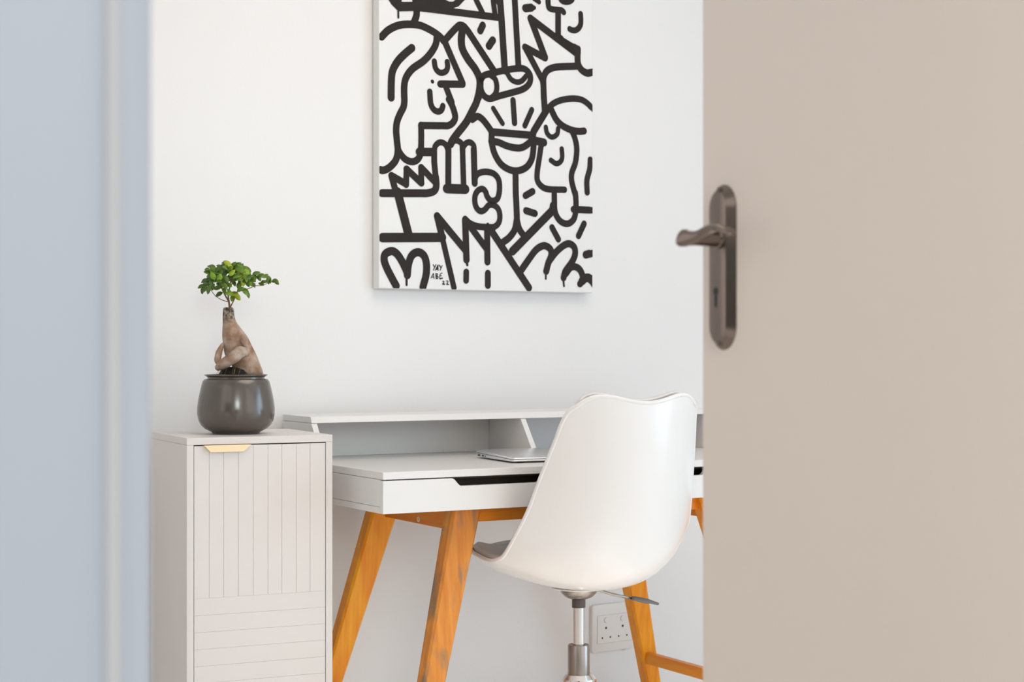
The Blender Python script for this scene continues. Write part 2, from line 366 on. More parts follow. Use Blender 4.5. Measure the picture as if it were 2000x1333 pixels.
# neck and lever
nx = on_door(1407, 0.008); nz = dz(1407, 468, 0.008)
b = MB(); b.rings([[(nx + r * math.cos(a), y, nz + r * math.sin(a)) for a in [2 * math.pi * i / 20 for i in range(20)]] for r, y in ((0.0110, -0.006), (0.0110, -0.013), (0.0088, -0.0145), (0.0082, -0.044), (0.0086, -0.050))])
b.build('handle_neck', 'bronze', plate, sharp=40)
OUT = 0.052
lv = []
for px, py, r, fl, o in ((1326, 465, .0072, 1.6, .054), (1331, 465, .0086, 1.7, .053), (1341, 465, .0084, 1.5, .051), (1354, 464.5, .0062, 1.3, .050), (1368, 458, .0048, 1.5, .049),
                       (1382, 450, .0048, 1.8, .049), (1395, 446, .0054, 1.9, .049), (1408, 447.5, .0066, 1.8, .050), (1420, 452, .0074, 1.5, .050), (1429, 456, .0066, 1.3, .049), (1433, 457, .0040, 1.1, .048)):
    lv.append((on_door(px, o), -o, dz(px, py, o), r, fl))
cs = catmull([l[:3] for l in lv], 4)
rr = np.interp(np.linspace(0, len(lv) - 1, len(cs)), range(len(lv)), [l[3] for l in lv]); ff = np.interp(np.linspace(0, len(lv) - 1, len(cs)), range(len(lv)), [l[4] for l in lv])
b = MB(); n = 16; rs = []
for i, p in enumerate(cs):
    t = (cs[min(i + 1, len(cs) - 1)] - cs[max(i - 1, 0)]).normalized(); up = Vector((0, 0, 1)); up = (up - t * up.dot(t)).normalized(); w = t.cross(up)
    tw = -0.5 + 2.4 * i / (len(cs) - 1); c_, s_ = math.cos(tw), math.sin(tw); a_, b_ = up * c_ + w * s_, w * c_ - up * s_
    rs.append([p + a_ * rr[i] * (1.15 + .1 * (ff[i] - 1)) * math.cos(2 * math.pi * k / n) + b_ * rr[i] * 0.62 * math.sin(2 * math.pi * k / n) for k in range(n)])
b.rings(rs); b.build('handle_lever', 'bronze', plate, sharp=60)
# strike latch in the leaf's free edge, hinges
b = MB(); b.box(-0.002, 0.001, 0.009, 0.029, 0.94, 1.10); b.build('latch_plate', 'steel', door)
for z in (0.25, 1.0, 1.8):
    b = MB(); b.lathe([(0.006, z), (0.006, z + 0.09)], (DL - 0.002, -0.006), 12); b.build('hinge', 'steel', door)

# ================================================================ CABINET
cab = thing('storage_cabinet', 'narrow warm white cabinet with a ribbed door and brass edge pull, carrying the potted fig', 'cabinet', CAB)
CW, CD, CH = 0.3055, 0.29, H - (856.3 - HY) / F * CZ
k = CZ / F
b = MB()
t = 0.0145
b.box(0, CW, 0, CD, CH - t, CH); b.box(0, t, 0, CD, 0.0, CH - t); b.box(CW - t, CW, 0, CD, 0.0, CH - t)
b.box(t, CW - t, 0.0, CD - 0.01, 0.02, 0.05); b.box(t, CW - t, CD - 0.012, CD - 0.004, 0.05, CH - t)
b.build('cabinet_body', 'cab', cab, bevel=0.0012)
# door of grooved boards
def cu(px, d=0.0):
    X = (px - 1000) / F; A = CAB.w(0, d); return (X * A.y - A.x) / (CAB.c - X * CAB.s)
def cz_(py, u, d=0.0): return H - (py - HY) / F * CAB.w(u, d).y
x0, x1 = t + 0.0012, CW - t - 0.0012
ztop = CH - t - 0.0022
xs = [x0] + [cu(p) for p in (409, 437, 466, 495, 523.6, 551, 579, 606)] + [x1]
zsp = cz_(1171, x0)
b = MB(); b.box(x0, x1, 0.0022, 0.018, 0.056, ztop); g = 0.00055
for a, c in zip(xs, xs[1:]):
    b.box(a + (g if a > x0 else 0), c - (g if c < x1 else 0), 0.0012, 0.0023, zsp, ztop)
z = zsp; step = (1304 - 1171) / 4 * k
while z > 0.07:
    zz = max(0.056, z - step); b.box(x0, x1, 0.0012, 0.0023, zz + 0.00022, z - 0.00022); z = zz
cd = b.build('cabinet_door', 'cab', cab)
# brass pull
ua, ub = cu(397), cu(489); ia, ib = cu(410), cu(474); zp = ztop
b = MB()
A = [(ua, 0.001, zp + 0.0012), (ub, 0.001, zp + 0.0012), (ub, -0.004, zp + 0.0005), (ua, -0.004, zp + 0.0005)]
b.hexa([(ua, 0.010, zp + 0.0002), (ub, 0.010, zp + 0.0002), (ub, 0.010, zp + 0.0012), (ua, 0.010, zp + 0.0012),
        (ua, -0.006, zp + 0.0), (ub, -0.006, zp + 0.0), (ub, -0.006, zp + 0.0012), (ua, -0.006, zp + 0.0012)])
b.hexa([(ua, -0.0062, zp + 0.0010), (ub, -0.0062, zp + 0.0010), (ub, -0.0048, zp + 0.0010), (ua, -0.0048, zp + 0.0010),
        (ia, -0.0070, zp - 0.0125), (ib, -0.0070, zp - 0.0125), (ib, -0.0056, zp - 0.0125), (ia, -0.0056, zp - 0.0125)])
b.build('edge_pull', 'brass', cd, bevel=0.0004)
# dark chips on the front edge of the top
b = MB()
for px, w in ((543, .0008), (562, .0030), (575, .0018)):
    u = cu(px); b.box(u, u + w, 0.0035, 0.0050, CH - 0.0004, CH + 0.00015)
b.build('paint_chip', 'dark', cab)

# ================================================================ DESK
desk = thing('writing_desk', 'white writing desk with a raised shelf and splayed orange wooden legs', 'desk', DESK)
W_, D_, T_, B_, TOP = 1.067, 0.532, 0.0151, 0.084, 0.7601
b = MB(); b.box(0, W_, 0, D_, TOP - T_, TOP); b.build('desktop', 'white', desk, bevel=0.001)
# carcass: side panels, bottom board, centre partition, back
b = MB(); zb_, zt_ = TOP - B_, TOP - T_ - 0.0006
b.box(0, 0.0145, 0.0155, D_, zb_ + 0.0135, zt_); b.box(W_ - 0.0145, W_, 0.0155, D_, zb_ + 0.0135, zt_)
b.box(0, W_, 0.0155, D_, zb_, zb_ + 0.013); b.box(W_ / 2 - 0.008, W_ / 2 + 0.008, 0.0155, D_ - .01, zb_ + 0.013, zt_)
b.box(0.015, W_ - 0.015, D_ - 0.012, D_ - 0.001, zb_ + 0.0135, zt_)
b.build('desk_carcass', 'white', desk, bevel=0.0008)
b = MB()
for a, c in ((0.0155, W_ / 2 - 0.009), (W_ / 2 + 0.009, W_ - 0.0155)):
    b.box(a, c, 0.045, 0.05, zb_ + 0.0135, zt_ - 0.001)
b.box(0.0155, W_ - 0.0155, 0.0150, 0.0156, zt_ - 0.0036, zt_ - 0.0001)
b.build('drawer_gap_shade', 'dark', desk)  # dark panels carry the shade inside the slots and top gap
def drawer(a, c, sa, sc_):
    b = MB(); z1 = zt_ - 0.0018; n = 8; dep = 0.0165; r = 0.014
    pts = [(a, zb_), (c, zb_), (c, z1), (sc_ + 0.012, z1)]
    for i in range(n + 1):
        s = i / n; e = s * s * (3 - 2 * s); pts.append((sc_ + 0.012 - 0.022 * s, z1 - dep * e))
    for i in range(n + 1):
        s = i / n; e = s * s * (3 - 2 * s); pts.append((sa + 0.010 - 0.022 * s, z1 - dep + dep * e))
    pts.append((a, z1)); b.prism(pts, 'y', 0.0, 0.0148)
    b.build('drawer_front', 'white', desk, bevel=0.0007)
drawer(0.0, W_ / 2 - 0.001, 0.168, 0.37); drawer(W_ / 2 + 0.001, W_, 0.697, 0.792)
# raised shelf
riser = MB(); RT = 0.0140; RH = 0.0984; rd = 0.372
riser.hexa([(0, rd + 0.0, TOP + RH), (W_, rd, TOP + RH), (W_, D_, TOP + RH), (0, D_, TOP + RH),
            (0, rd - 0.0065, TOP + RH - RT), (W_, rd - 0.0065, TOP + RH - RT), (W_, D_, TOP + RH - RT), (0, D_, TOP + RH - RT)])
riser.build('raised_shelf', 'white', desk, bevel=0.0008)
def divider(u, name):
    b = MB(); z1 = TOP + RH - RT - 0.0005
    b.prism([(rd - 0.004, z1), (rd - 0.068, TOP + 0.0003), (D_ - 0.011, TOP + 0.0003), (D_ - 0.011, z1)], 'x', u, u + 0.0135)
    b.build(name, 'white', desk, bevel=0.0007)
divider(0.0, 'shelf_side'); divider(W_ - 0.0135, 'shelf_side'); divider(W_ / 2 - 0.0065, 'shelf_divider')
b = MB(); b.box(0.0, W_, D_ - 0.010, D_, TOP + 0.0003, TOP + RH - RT - 0.0004); b.build('shelf_back', 'white', desk, bevel=0.0006)
# legs
L_, F_ = 0.2755, 0.120
def leg(uc, dc, su, sd, m):
    zt = TOP - B_ + 0.0; b = MB()
    secs = []
    for z, hu, hd in ((zt, 0.034, 0.022), (0.0, 0.017, 0.017)):
        k_ = zt - z; cx = uc + su * L_ * k_; cy = dc + sd * F_ * k_; c = 0.0055 if z > 0.1 else 0.004
        r = [(cx - hu + c, cy - hd), (cx + hu - c, cy - hd), (cx + hu, cy - hd + c), (cx + hu, cy + hd - c), (cx + hu - c, cy + hd), (cx - hu + c, cy + hd), (cx - hu, cy + hd - c), (cx - hu, cy - hd + c)]
        secs.append([(x, y, z) for x, y in r])
    b.rings(secs)
    for f in b.bm.faces: f.smooth = False
    return b.build('leg', m, desk)
lu, fd, bd = 0.221, 0.074, 0.448
leg(lu, fd, -1, -1, 'wood2'); leg(lu, bd, -1, 1, 'wood'); leg(W_ - lu, fd, 1, -1, 'wood'); leg(W_ - lu, bd, 1, 1, 'wood')
# rails
def at(zq, u, d, su, sd): k_ = TOP - B_ - zq; return u + su * L_ * k_, d + sd * F_ * k_
for s, name in ((-1, 'side_rail'), (1, 'side_rail')):
    u_ = lu - 0.012 if s < 0 else W_ - lu + 0.012
    b = MB(); a, c = (u_, u_ + 0.02) if s < 0 else (u_ - 0.02, u_)
    b.box(a, c, fd + 0.012, bd - 0.012, 0.6235, TOP - B_ - 0.0003); o = b.build(name, wood('teak_side_rail', (0.72, 0.20, 0.010, 1), (0.90, 0.31, 0.020, 1), stretch=(28, 2.2, 28), seed=s), desk, bevel=0.001)
    if s < 0:
        b = MB(); z_ = H - (1016 - HY) / F * DESK.w(u_, 0.25).y
        y_ = 0.262
        b.rings([[(x, y_ + r * math.cos(q), z_ + r * math.sin(q)) for q in [2 * math.pi * i / 14 for i in range(14)]] for r, x in ((0.0068, u_ + 0.001), (0.0062, u_ - 0.001), (0.0035, u_ - 0.0012), (0.0030, u_ + 0.0003))])
        b.build('bolt_head', 'brass', o)
for d_, h_ in ((fd - 0.006, 0.643), (bd - 0.014, 0.640)):
    b = MB(); b.box(lu + 0.02, W_ - lu - 0.02, d_, d_ + 0.02, h_, TOP - B_ - 0.0003); b.build('cross_rail', 'woodx', desk, bevel=0.001)
for s in (-1, 1):
    z0_, z1_ = 0.214, 0.242; u_, f_ = at(0.25, lu if s < 0 else W_ - lu, fd, s, -1); _, b_ = at(0.25, 0, bd, s, 1)
    b = MB(); b.box(u_ - 0.009, u_ + 0.009, f_ + 0.008, b_ - 0.008, z0_, z1_); b.build('stretcher', wood('teak_stretcher', (0.86, 0.25, 0.008, 1), (0.98, 0.40, 0.018, 1), stretch=(28, 2.2, 28), seed=5 + s), desk, bevel=0.001)

# ================================================================ LAPTOP
laptop = thing('laptop', 'closed thin silver laptop lying on the white desktop behind the chair', 'laptop', loc=tuple(DESK.w(0.358, 0.108, TOP + 0.0002)), rz=DESK.a - R(5.4))
LW, LD = 0.325, 0.205
b = MB()
def slab(b, z00, z01, z10, z11, ins=0.0, mi=0):
    r = 0.010; rings_ = []
    for fz in (0, 1):
        ring = []
        for cx, cy, a0 in ((LW - r, LD - r, 0), (r, LD - r, 90), (r, r, 180), (LW - r, r, 270)):
            for i in range(5):
                a = R(a0 + 22.5 * i); x = cx + (r - ins) * math.cos(a); y = cy + (r - ins) * math.sin(a)
                zz = (z00 + (z01 - z00) * y / LD) if fz == 0 else (z10 + (z11 - z10) * y / LD)
                ring.append((x, y, zz))
        rings_.append(ring)
    b.rings(rings_, True, mi)
    return b
slab(b, 0.0030, 0.0030, 0.0068, 0.0120); base = b.build('laptop_base', 'alu', laptop, bevel=0.0012, sharp=40)
b = MB(); slab(b, 0.0076, 0.0128, 0.0108, 0.0185); b.build('laptop_lid', 'alu', laptop, bevel=0.0012, sharp=40)
b = MB(); slab(b, 0.0064, 0.0116, 0.0078, 0.0130, ins=0.0012); b.build('lid_gap', 'black', laptop)
for x, y in ((0.03, 0.02), (LW - 0.03, 0.02), (0.03, LD - 0.02), (LW - 0.03, LD - 0.02)):
    b = MB(); b.lathe([(0.008, 0.0), (0.008, 0.0035)], (x, y), 14); b.build('rubber_foot', 'black', base)
for y, w, h in ((LD - 0.022, 0.012, 0.0042), (LD - 0.044, 0.010, 0.0042), (LD - 0.058, 0.003, 0.003)):
    b = MB(); b.box(-0.0004, 0.003, y - w / 2, y + w / 2, 0.0052, 0.0052 + h * 0.85); b.build('port', 'black', base)

# ================================================================ CHAIR
PH = R(32); CZc = 3.81
chair = thing('desk_chair', 'white moulded shell swivel chair with grey pad, pushed up to the desk', 'chair', loc=(0.0382 * CZc, CZc, 0), rz=PH)
# stations along the shell: centre (f, h), rim (half width, f, h), bump of the rim line
ST = [(.232, .566, .100, .205, .563, 0), (.215, .536, .165, .180, .563, 0), (.150, .497, .205, .115, .567, 0), (.070, .494, .225, .045, .564, 0),
      (-.010, .4915, .232, -.009, .561, 0), (-.080, .4935, .231, -.035, .565, 0), (-.140, .506, .226, -.058, .578, 0), (-.190, .545, .2227, -.095, .620, 0),
      (-.215, .615, .209, -.124, .675, 0), (-.232, .695, .196, -.1475, .740, 0), (-.244, .785, .179, -.1765, .816, .001), (-.249, .840, .1697, -.191, .858, .004),
      (-.251, .872, .161, -.205, .882, .009), (-.252, .896, .149, -.2167, .892, .017)]
SA = np.array(ST)
def st(v):
    n = len(ST) - 1; x = min(max(v, 0), 1) * n; i = min(int(x), n - 1); t = x - i
    p0, p1, p2, p3 = SA[max(i - 1, 0)], SA[i], SA[i + 1], SA[min(i + 2, n)]
    return 0.5 * (2 * p1 + (p2 - p0) * t + (2 * p0 - 5 * p1 + 4 * p2 - p3) * t * t + (3 * p1 - p0 - 3 * p2 + p3) * t ** 3)
def shell(v, s, top=0.0):
    cf, ch, w, rf, rh, hb = st(v); a = abs(s); p = 2.1
    e = a ** p; bump = 4 * a * a * (1 - a * a)
    x = w * s
    return Vector((x, cf + (rf - cf) * e, ch + (rh - ch) * e + hb * bump))
NV, NS = 84, 48
b = MB(); V = [[b.bm.verts.new(shell(i / NV, -1 + 2 * j / NS)) for j in range(NS + 1)] for i in range(NV + 1)]
for i in range(NV):
    for j in range(NS):
        f = b.bm.faces.new((V[i][j], V[i + 1][j], V[i + 1][j + 1], V[i][j + 1])); f.smooth = True
sh = b.build('seat_shell', 'shell', chair)
so = sh.modifiers.new('thick', 'SOLIDIFY'); so.thickness = 0.0065; so.offset = 0.0
bv = sh.modifiers.new('round', 'BEVEL'); bv.width = 0.0022; bv.segments = 3; bv.limit_method = 'ANGLE'; bv.angle_limit = R(50)
# rim lip
rim = [shell(i / NV, -1) for i in range(NV + 1)] + [shell(1, -1 + 2 * j / NS) for j in range(1, NS)] + [shell(1 - i / NV, 1) for i in range(NV + 1)] + [shell(0, 1 - 2 * j / NS) for j in range(1, NS)]
rim.append(rim[0])
b = MB(); b.tube(rim, 0.0048, 8); b.build('shell_rim', 'shell', chair)
# pad
def pad_pt(v, s):
    e = 1e-3; P = shell(v, s); du = shell(min(v + e, 1), s) - shell(max(v - e, 0), s); ds = shell(v, min(s + e, 1)) - shell(v, max(s - e, -1))
    n = du.cross(ds).normalized()
    if n.y < 0 and v > 0.5: n = -n
    if n.z < 0 and v <= 0.5: n = -n
    return P, n
b = MB(); G = []
for i in range(61):
    v = 0.05 + 0.945 * i / 60; row = []
    q = min(max((v - 0.38) / 0.2, 0), 1); q = q * q * (3 - 2 * q); dr = Vector((0, 0, 1)).lerp(Vector((0, 1, 0.12)), q).normalized()
    for j in range(33):
        s = (-1 + 2 * j / 32) * 0.94; P = shell(v, s); ed = min(1.0, i / 9, (1 - abs(s) / 0.94) * 5, (60 - i) / 4 + 0.5)
        sd = Vector((-math.copysign(1, s), 0, 0)) * 0.25 * abs(s) ** 3
        row.append(b.bm.verts.new(P + (dr + sd) * (0.0085 + 0.017 * max(ed, 0) ** 0.5) + Vector((0, 0, 0.005 * max(0, (v - 0.92) / 0.08)))))
    G.append(row)
for i in range(60):
    for j in range(32):
        f = b.bm.faces.new((G[i][j], G[i + 1][j], G[i + 1][j + 1], G[i][j + 1])); f.smooth = True
pd = b.build('seat_pad', 'pad', chair)
so = pd.modifiers.new('thick', 'SOLIDIFY'); so.thickness = 0.008; so.offset = 0
# underside: mounting disc, dome, collar, piston, gas tube, base
zk = lambda py: H - (py - HY) / F * CZc
b = MB(); b.lathe([(0.056, 0.4885), (0.060, 0.4868), (0.058, 0.4850), (0.02, 0.4845)]); b.build('mounting_disc', 'shell', chair, sharp=40)
b = MB(); b.lathe([(0.043, 0.4860), (0.043, zk(1151)), (0.039, zk(1158)), (0.030, zk(1166)), (0.018, zk(1170.5)), (0.014, zk(1171))]); b.build('mechanism_dome', 'steel', chair, sharp=50)
b = MB(); b.lathe([(0.0149, zk(1169)), (0.0149, zk(1187)), (0.013, zk(1187.2))]); b.build('collar', 'collar', chair, sharp=40)
b = MB(); b.lathe([(0.0132, zk(1186.5)), (0.0132, zk(1275))]); b.build('gas_piston', 'piston', chair, sharp=40)
b = MB(); b.lathe([(0.0140, zk(1267)), (0.0140, zk(1262)), (0.0225, zk(1259.5)), (0.0240, zk(1262)), (0.0240, zk(1322)), (0.0235, 0.20)]); b.build('gas_tube', 'steel', chair, sharp=30)
b = MB(); b.lathe([(0.0242, zk(1318)), (0.0300, zk(1316.5)), (0.0385, zk(1325)), (0.0400, zk(1334)), (0.037, 0.235), (0.034, 0.200), (0.032, 0.150), (0.028, 0.150)]); hub = b.build('base_hub', 'chrome', chair, sharp=30)
for i in range(5):
    a = R(72 * i + 20); c_, s_ = math.cos(a), math.sin(a)
    b = MB(); pth = [(c_ * r, s_ * r, z) for r, z in ((0.02, 0.185), (0.10, 0.165), (0.20, 0.115), (0.275, 0.085))]
    b.tube(catmull(pth, 4), [0.018, .0178, .0175, .017, .0165, .016, .0155, .015, .0145, .014, .0135, .013, .012], 12); b.build('base_arm', 'chrome', chair)
    b = MB(); e = (c_ * 0.27, s_ * 0.27); b.lathe([(0.005, 0.045), (0.005, 0.078)], e, 10)
    for off in (-0.012, 0.012):
        ox, oy = e[0] - s_ * off, e[1] + c_ * off
        b.rings([[(ox - s_ * o2 + c_ * 0.025 * math.cos(q), oy + c_ * o2 + s_ * 0.025 * math.cos(q), 0.0252 + 0.025 * math.sin(q)) for q in [2 * math.pi * m_ / 20 for m_ in range(20)]] for o2 in (-0.009, 0.009)])
    b.build('caster', 'black', chair, sharp=40)
# tilt lever: points from image positions at the depth of the column
def ch(px, py, z):
    x = (px - 1000) / F * z; h = H - (py - HY) / F * z; dx, dy = x - 0.0382 * CZc, z - CZc
    return (dx * math.cos(PH) + dy * math.sin(PH), -dx * math.sin(PH) + dy * math.cos(PH), h)
b = MB(); b.tube([ch(1140, 1147, 3.82), ch(1168, 1153, 3.83), ch(1200, 1162.5, 3.84), ch(1238, 1170.5, 3.85)], 0.0030, 10); ll = b.build('tilt_lever', 'steel', chair)
b = MB(); b.tube([ch(1234, 1168.5, 3.85), ch(1238, 1169.5, 3.85), ch(1262, 1174.5, 3.855), ch(1270, 1176, 3.855), ch(1284, 1180, 3.86), ch(1287, 1180.5, 3.86)], [.0042, .0052, .0060, .0042, .0032, .0020], 12, flat=1.5); b.build('lever_paddle', 'lever', ll)

# ================================================================ POTTED FIG
pz = 3.64; pc = ((461 - 1000) / F * pz, pz)
CT = CH
fig = thing('potted_fig', 'small ginseng fig with knobbly trunk in a dark glazed round pot, on the cabinet', 'potted plant', loc=(pc[0], pc[1], CT))
k = pz / F
zz = lambda py: (848.5 - py) * k + 0.0008          # height above the cabinet top
b = MB()
P = [(45.5, 848.5), (47, 846), (52, 843.5), (61, 839), (68, 832), (72.5, 823), (75, 811), (75, 799), (73, 783), (70, 768), (67, 755), (65, 748), (62, 743.5), (58.5, 742.3), (55.5, 742.3), (55.5, 738.8), (61.0, 735.6), (61.2, 733.8), (58, 733.4), (54, 737), (52, 745)]
P = [(r * k, (0.0 if y > 848 else zz(y))) for r, y in P]
b.lathe(P, n=72, cap=True); b.build('pot', 'pot', fig, sharp=32)
b = MB(); rnd = random.Random(3)
b.rings([[((r + rnd.uniform(-.001, .001)) * math.cos(2 * math.pi * i / 40), (r + rnd.uniform(-.001, .001)) * math.sin(2 * math.pi * i / 40), z + rnd.uniform(-.0012, .0012)) for i in range(40)]
         for r, z in ((54.5 * k, zz(737)), (44 * k, zz(735.0)), (34 * k, zz(733)), (30 * k, zz(726)), (16 * k, zz(719)))]); b.build('soil', 'soil', fig)
def lp3(px, py, dy=0.0): return Vector(((px - 461) * k, dy, zz(py)))
b = MB(); rs = []
TR = [(602, 446, 9.5), (606, 446.5, 10.3), (614, 446.5, 11.2), (622, 446.5, 11.6), (630, 447.5, 12.6), (640, 450.5, 16.5), (650, 454, 21), (660, 458, 24.8), (670, 461, 26.5), (682, 465, 28.5), (694, 470, 31), (706, 476, 30), (716, 482, 28.5), (726, 487, 27), (741, 490, 27)]
for y, c, r in TR:
    rs.append([lp3(c + r * math.cos(2 * math.pi * i / 40) * (1 + 0.05 * math.sin(3 * i * 2 * math.pi / 40 + y * 0.05)), y, r * k * 0.85 * math.sin(2 * math.pi * i / 40) * (1 + 0.06 * math.cos(5 * i * 2 * math.pi / 40 + y * .07))) for i in range(40)])
b.rings(rs)
def root(pts, rad):
    pp = catmull([tuple(lp3(x, y, d * k)) for x, y, d in pts], 5)
    b.tube(pp, list(np.interp(np.linspace(0, len(rad) - 1, len(pp)), range(len(rad)), [r * k for r in rad])), 16)
root([(487, 692, -16), (474, 690, -27), (462, 700, -33), (448, 709, -34), (435, 717, -30), (428, 722, -24)], [9, 12.5, 12.5, 11, 9.0, 5.5])
root([(438, 672, -12), (431, 690, -18), (429, 706, -22), (434, 718, -22)], [3, 6.5, 7, 4])
root([(478, 660, -18), (481, 668, -24), (484, 680, -24)], [5, 8, 3.5])
root([(450, 622, -8), (444, 625, -10), (441, 632, -9)], [3, 5, 3])
b.build('trunk', 'bark', fig, sub=1)
b = MB(); rnd = random.Random(11)
for i in range(16):
    x = rnd.uniform(424, 505); y = rnd.uniform(712, 722); 
    b.tube([lp3(x, y, -30 * k), lp3(x + rnd.uniform(-3, 3), y + 9, -36 * k), lp3(x + rnd.uniform(-6, 6), 735, -38 * k)], 0.0002, 5)
b.build('hair_root', 'twig2', fig)
# stems
BR = [([(449, 604, 0), (447, 592, 0), (446, 580, 0), (449, 566, -5), (452, 550, -8), (455, 530, -5)], 2.2, .8),
      ([(446, 590, 0), (437, 575, 5), (430, 560, 8), (424, 548, 10), (415, 535, 12)], 1.6, .7),
      ([(446, 592, 0), (434, 588, -8), (422, 580, -10), (412, 568, -10), (400, 560, -12)], 0.9, .5),
      ([(450, 602, 0), (456, 588, 6), (463, 570, 10), (468, 550, 14), (474, 536, 14)], 1.3, .6),
      ([(452, 575, -4), (468, 572, -10), (486, 567, -12), (500, 561, -8), (513, 560, -4), (521, 556, 0), (530, 550, 0)], 1.0, .4),
      ([(449, 566, -5), (458, 552, -12), (470, 540, -16), (484, 532, -16)], 1.0, .5),
      ([(446, 580, 0), (440, 565, -12), (436, 548, -16), (434, 530, -16)], 1.0, .5)]
for pts, r0, r1 in BR:
    b = MB(); pp = catmull([tuple(lp3(x, y, d * k)) for x, y, d in pts], 4); b.tube(pp, list(np.linspace(r0 * k, r1 * k, len(pp))), 7); b.build('stem', 'twig', fig)
# leaves: (x, y, length px, direction deg (0 = right, 90 = up), tone)
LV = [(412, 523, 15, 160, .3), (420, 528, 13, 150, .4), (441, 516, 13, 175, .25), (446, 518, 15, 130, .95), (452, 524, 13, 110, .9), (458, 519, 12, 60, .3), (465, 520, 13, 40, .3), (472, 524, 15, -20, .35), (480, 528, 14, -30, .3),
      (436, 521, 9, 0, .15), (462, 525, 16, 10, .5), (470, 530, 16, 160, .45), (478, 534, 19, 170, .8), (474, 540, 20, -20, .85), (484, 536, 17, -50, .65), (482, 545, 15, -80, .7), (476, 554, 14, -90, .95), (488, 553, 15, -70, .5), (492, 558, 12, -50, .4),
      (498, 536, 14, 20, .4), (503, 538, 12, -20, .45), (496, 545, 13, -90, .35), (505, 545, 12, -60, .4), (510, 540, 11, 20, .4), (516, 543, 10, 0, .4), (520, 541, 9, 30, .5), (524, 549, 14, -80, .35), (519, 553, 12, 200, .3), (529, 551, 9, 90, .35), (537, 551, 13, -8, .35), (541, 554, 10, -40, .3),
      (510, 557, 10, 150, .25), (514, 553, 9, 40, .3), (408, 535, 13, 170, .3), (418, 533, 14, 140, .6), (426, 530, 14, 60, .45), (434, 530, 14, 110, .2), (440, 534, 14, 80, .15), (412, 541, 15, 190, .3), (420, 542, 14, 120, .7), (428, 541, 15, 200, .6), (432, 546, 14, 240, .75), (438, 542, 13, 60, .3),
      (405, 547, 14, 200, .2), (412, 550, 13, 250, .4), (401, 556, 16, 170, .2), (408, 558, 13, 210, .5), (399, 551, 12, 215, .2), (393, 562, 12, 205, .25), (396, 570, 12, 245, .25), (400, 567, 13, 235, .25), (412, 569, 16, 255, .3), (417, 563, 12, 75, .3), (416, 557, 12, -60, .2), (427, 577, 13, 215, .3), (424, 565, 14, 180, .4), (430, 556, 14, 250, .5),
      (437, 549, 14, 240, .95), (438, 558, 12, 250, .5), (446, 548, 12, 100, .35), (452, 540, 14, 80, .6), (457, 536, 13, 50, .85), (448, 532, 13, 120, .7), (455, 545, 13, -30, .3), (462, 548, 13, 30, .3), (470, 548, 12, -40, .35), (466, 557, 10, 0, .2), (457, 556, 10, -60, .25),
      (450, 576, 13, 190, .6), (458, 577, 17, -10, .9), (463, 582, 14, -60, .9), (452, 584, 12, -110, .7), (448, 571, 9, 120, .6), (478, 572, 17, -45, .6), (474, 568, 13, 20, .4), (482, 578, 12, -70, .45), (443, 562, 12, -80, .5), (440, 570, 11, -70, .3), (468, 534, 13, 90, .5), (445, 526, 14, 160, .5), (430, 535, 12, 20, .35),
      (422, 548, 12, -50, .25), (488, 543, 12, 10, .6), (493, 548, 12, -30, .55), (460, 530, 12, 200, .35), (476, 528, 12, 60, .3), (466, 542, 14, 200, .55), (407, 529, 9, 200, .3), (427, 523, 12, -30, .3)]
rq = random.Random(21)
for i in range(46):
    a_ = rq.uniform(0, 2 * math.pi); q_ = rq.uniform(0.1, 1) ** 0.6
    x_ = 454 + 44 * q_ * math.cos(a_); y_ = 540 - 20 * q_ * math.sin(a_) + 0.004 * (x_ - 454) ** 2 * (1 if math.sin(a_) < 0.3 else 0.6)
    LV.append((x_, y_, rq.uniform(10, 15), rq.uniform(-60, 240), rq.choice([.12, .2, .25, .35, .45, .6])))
b = MB(); lay = b.bm.faces.layers.float.new('tone'); rnd = random.Random(5); kk = k
for (x, y, ln, ang, tone) in LV:
    for rep in range(1):
        dd = rnd.uniform(-26, 22) * kk if 400 < x < 500 else rnd.uniform(-8, 8) * kk
        base = lp3(x, y, dd); a = R(ang + rnd.uniform(-8, 8)); yy = rnd.uniform(-.55, .55)
        t = Vector((math.cos(a), yy, math.sin(a))).normalized(); ref = Vector((0, -1, 0)).lerp(Vector((rnd.uniform(-1, 1), rnd.uniform(-1, .2), 1)), 0.45).normalized()
        w = t.cross(ref).normalized(); nn = w.cross(t).normalized(); Ln = ln * kk * 1.3; hwid = Ln * 0.30; base -= t * Ln * 0.5
        N = 6; rows = []
        for i in range(N + 1):
            s = i / N; wd = hwid * (math.sin(math.pi * s ** 0.85)) ** 0.75 if 0 < s < 1 else 0.00008
            c = base + t * Ln * s - nn * (Ln * 0.22 * (s - .4) ** 2)
            rows.append([b.bm.verts.new(c - w * wd + nn * wd * 0.25), b.bm.verts.new(c), b.bm.verts.new(c + w * wd + nn * wd * 0.25)])
        for r0, r1 in zip(rows, rows[1:]):
            for j in (0, 1):
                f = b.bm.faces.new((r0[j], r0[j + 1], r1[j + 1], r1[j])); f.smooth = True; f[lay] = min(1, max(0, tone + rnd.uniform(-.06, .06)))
bmesh.ops.recalc_face_normals(b.bm, faces=b.bm.faces)
fo = b.build('foliage', 'leaf', fig)
so = fo.modifiers.new('thick', 'SOLIDIFY'); so.thickness = 0.0003

